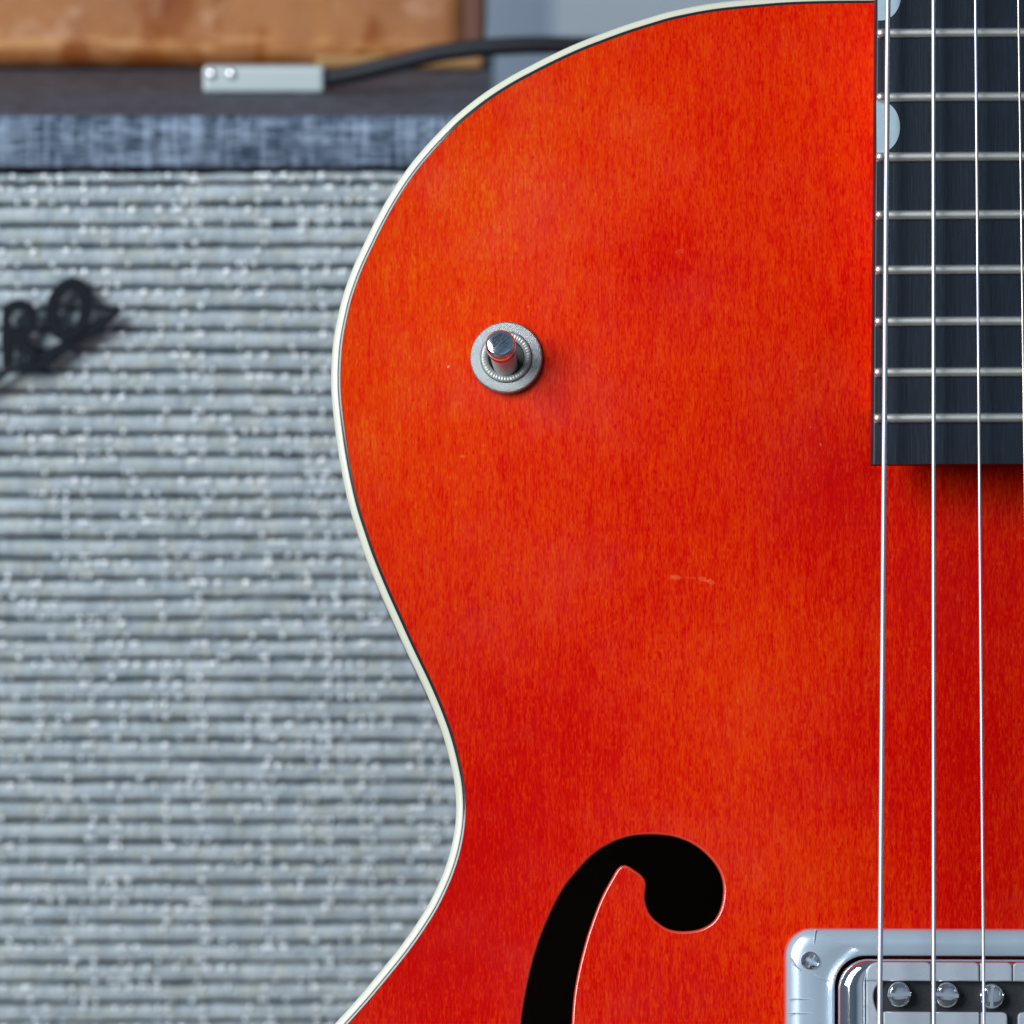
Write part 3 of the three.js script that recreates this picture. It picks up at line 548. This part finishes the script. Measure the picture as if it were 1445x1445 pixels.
// ---------------------------------------------------------------- the leather case on the amplifier
const leather = every(texture(1024, 512, (u, v, o) => {            // 0.4 x 0.2 m, v = 0 at the lower edge
  const x = u * 400, y = v * 200, patch = fbm(x / 17 + 3, y / 26 + 1), fine = fbm(x / 4, y / 4 + 9), scuff = smooth(0.60, 0.8, fbm(x / 9 + 40, y / 6 + 20)), dark = smooth(0.56, 0.75, fbm(x / 13 + 70, y / 30 + 4));
  const wear = smooth(0.42, 0.6, fbm(x / 12 + 8, y / 2.5)) * (1 - smooth(2.2, 3.4, Math.abs(y - 7.8) + 1.4 * fbm(x / 4, y / 3)));
  o[0] = 0.38 + 0.22 * (patch - 0.4) + 0.08 * (fine - 0.5) + 0.10 * scuff - 0.13 * dark + 0.16 * wear;
  o[1] = 0.150 + 0.10 * (patch - 0.4) + 0.06 * (fine - 0.5) + 0.085 * scuff - 0.095 * dark + 0.115 * wear;
  o[2] = 0.052 + 0.02 * (patch - 0.4) + 0.04 * (fine - 0.5) + 0.075 * scuff - 0.05 * dark + 0.05 * wear;
}), 0.4, 0.2);
{
  const caseZ = -0.385, x1 = -0.0124, wide = 0.42, tall = 0.11, deep = 0.10;
  const c = group('leather_case'); c.position.set(x1 - wide / 2, TOP, caseZ - deep / 2);
  tag(c, 'worn tan leather case lying on top of the amplifier', 'case');
  const mat = phys({ map: leather, roughness: 0.55, clearcoat: 0.15, clearcoatRoughness: 0.4 });
  const g = new RoundedBoxGeometry(wide, tall, deep, 8, 0.008); g.translate(0, tall / 2 + 0.0003, 0); part('case_body', planarUV(g), mat, c);
  const e = new RoundedBoxGeometry(0.0075, tall - 0.0062, deep - 0.006, 4, 0.0022); e.translate(wide / 2 + 0.0008, tall / 2 + 0.0034, 0); part('end_strip', planarUV(e), std({ color: rgb(0.155, 0.066, 0.043), roughness: 0.6 }), c);
  const b = new RoundedBoxGeometry(0.05, 0.0046, 0.02, 4, 0.0021); b.translate(wide / 2 - 0.0206, 0.0026, deep / 2 - 0.0095); part('corner_piece', planarUV(b), std({ color: rgb(0.36, 0.20, 0.075), roughness: 0.5 }), c);
}

// ---------------------------------------------------------------- the cable and its plug
{
  const z = -0.318, y = TOP + 0.0044, x0 = -0.0869, x1 = -0.0528;
  const c = group('instrument_cable'); c.position.set((x0 + x1) / 2, TOP, z);
  tag(c, 'black instrument cable with a silver plug lying on the amplifier in front of the case', 'cable');
  const put = (name, g, m, p = c) => { g.translate(-(x0 + x1) / 2, -TOP, -z); return part(name, g, m, p); };
  const barrel = new RoundedBoxGeometry(x1 - x0, 0.0074, 0.0082, 4, 0.0012); barrel.translate((x0 + x1) / 2, y - 0.0004, z);
  const plug = put('plug', barrel, std({ color: rgb(0.62, 0.72, 0.74), metalness: 0.4, roughness: 0.42 }));
  for (const x of [x0 + 0.0025, x0 + 0.0081]) { const s = new THREE.SphereGeometry(0.0017, 24, 16); s.scale(1, 1, 0.8); s.translate(x, y + 0.0012, z + 0.0037); put('rivet', s, std({ color: rgb(0.9, 0.92, 0.94), metalness: 0.8, roughness: 0.22 }), plug); }
  const path = new THREE.CatmullRomCurve3([V3(x1 - 0.002, TOP + 0.0036, z), V3(-0.0443, TOP + 0.0055, z), V3(-0.0324, TOP + 0.0084, z), V3(-0.0204, TOP + 0.0112, z), V3(-0.0045, TOP + 0.0130, z), V3(0.0134, TOP + 0.0133, z - 0.001), V3(0.05, TOP + 0.009, z - 0.006), V3(0.085, TOP - 0.02, z - 0.014), V3(0.10, TOP - 0.12, z - 0.014)]);
  put('lead', new THREE.TubeGeometry(path, 120, 0.0026, 18), std({ color: rgb(0.012, 0.015, 0.021), roughness: 0.5 }));
}

// ---------------------------------------------------------------- the setting: walls that meet in a corner, floor
{
  const plaster = every(texture(512, 512, (u, v, o) => { const n = fbm(u * 30, v * 30), m = noise(u * 200, v * 200); o[0] = 0.62 + 0.04 * n + 0.02 * m; o[1] = 0.72 + 0.04 * n + 0.02 * m; o[2] = 0.82 + 0.04 * n + 0.02 * m; }), 1);
  const mat = std({ map: plaster, roughness: 0.9 });
  const wall = (name, x0, z0, x1, z1, material) => { const len = Math.hypot(x1 - x0, z1 - z0), g = new THREE.BoxGeometry(len, 2.6, 0.1); const m = part(name, g, material, scene); m.position.set((x0 + x1) / 2, 1.3, (z0 + z1) / 2); m.rotation.y = -Math.atan2(z1 - z0, x1 - x0); m.userData.kind = 'structure'; m.userData.label = name === 'wall' ? 'pale blue-grey plaster wall behind the amplifier and the guitar' : name === 'added_wall_opposite' ? 'pale wall added out of view across the room to brighten the chrome of the pickup' : 'return of the blue-grey wall beside the leather case, slanted so that it looks darker'; return m; };
  wall('wall', 0.018, -1.15, 1.6, -1.15, mat);
  wall('wall_return', -0.95, -0.62, 0.02, -1.33, mat);  // angled away from the window so this stretch renders darker
  wall('added_wall_opposite', 2.4, 2.75, -2.4, 2.75, mat);  // added behind the camera to bounce window light into the chrome
  const g = new THREE.BoxGeometry(5.2, 0.04, 4.3); g.translate(0, -0.02, 0.6); const f = part('floor', g, std({ color: rgb(0.07, 0.062, 0.055), roughness: 0.6 }), scene); f.position.set(0, -0.012, 0.2); f.userData.kind = 'structure'; f.userData.label = 'dark floor under the amplifier and the guitar';
}
// the window whose light falls on the guitar
{
  const w = group('window'); w.position.copy(WINDOW); w.quaternion.copy(windowLight.quaternion);
  tag(w, 'bright white-framed window left of the guitar', 'window');
  const pane = new THREE.PlaneGeometry(WINDOW_W, WINDOW_H); pane.translate(0, 0, 0.02); part('pane', pane, std({ color: 0xffffff, emissive: rgb(1, 0.985, 0.96), emissiveIntensity: 1.2, roughness: 0.3 }), w);
  for (const [x, y, a, b] of [[0, WINDOW_H / 2 + 0.03, WINDOW_W + 0.12, 0.06], [0, -WINDOW_H / 2 - 0.03, WINDOW_W + 0.12, 0.06], [WINDOW_W / 2 + 0.03, 0, 0.06, WINDOW_H], [-WINDOW_W / 2 - 0.03, 0, 0.06, WINDOW_H]]) { const g = new RoundedBoxGeometry(a, b, 0.05, 2, 0.006); g.translate(x, y, 0.03); part('frame', g, std({ color: rgb(0.75, 0.75, 0.75), roughness: 0.5 }), w); }
}

renderer.render(scene, camera);
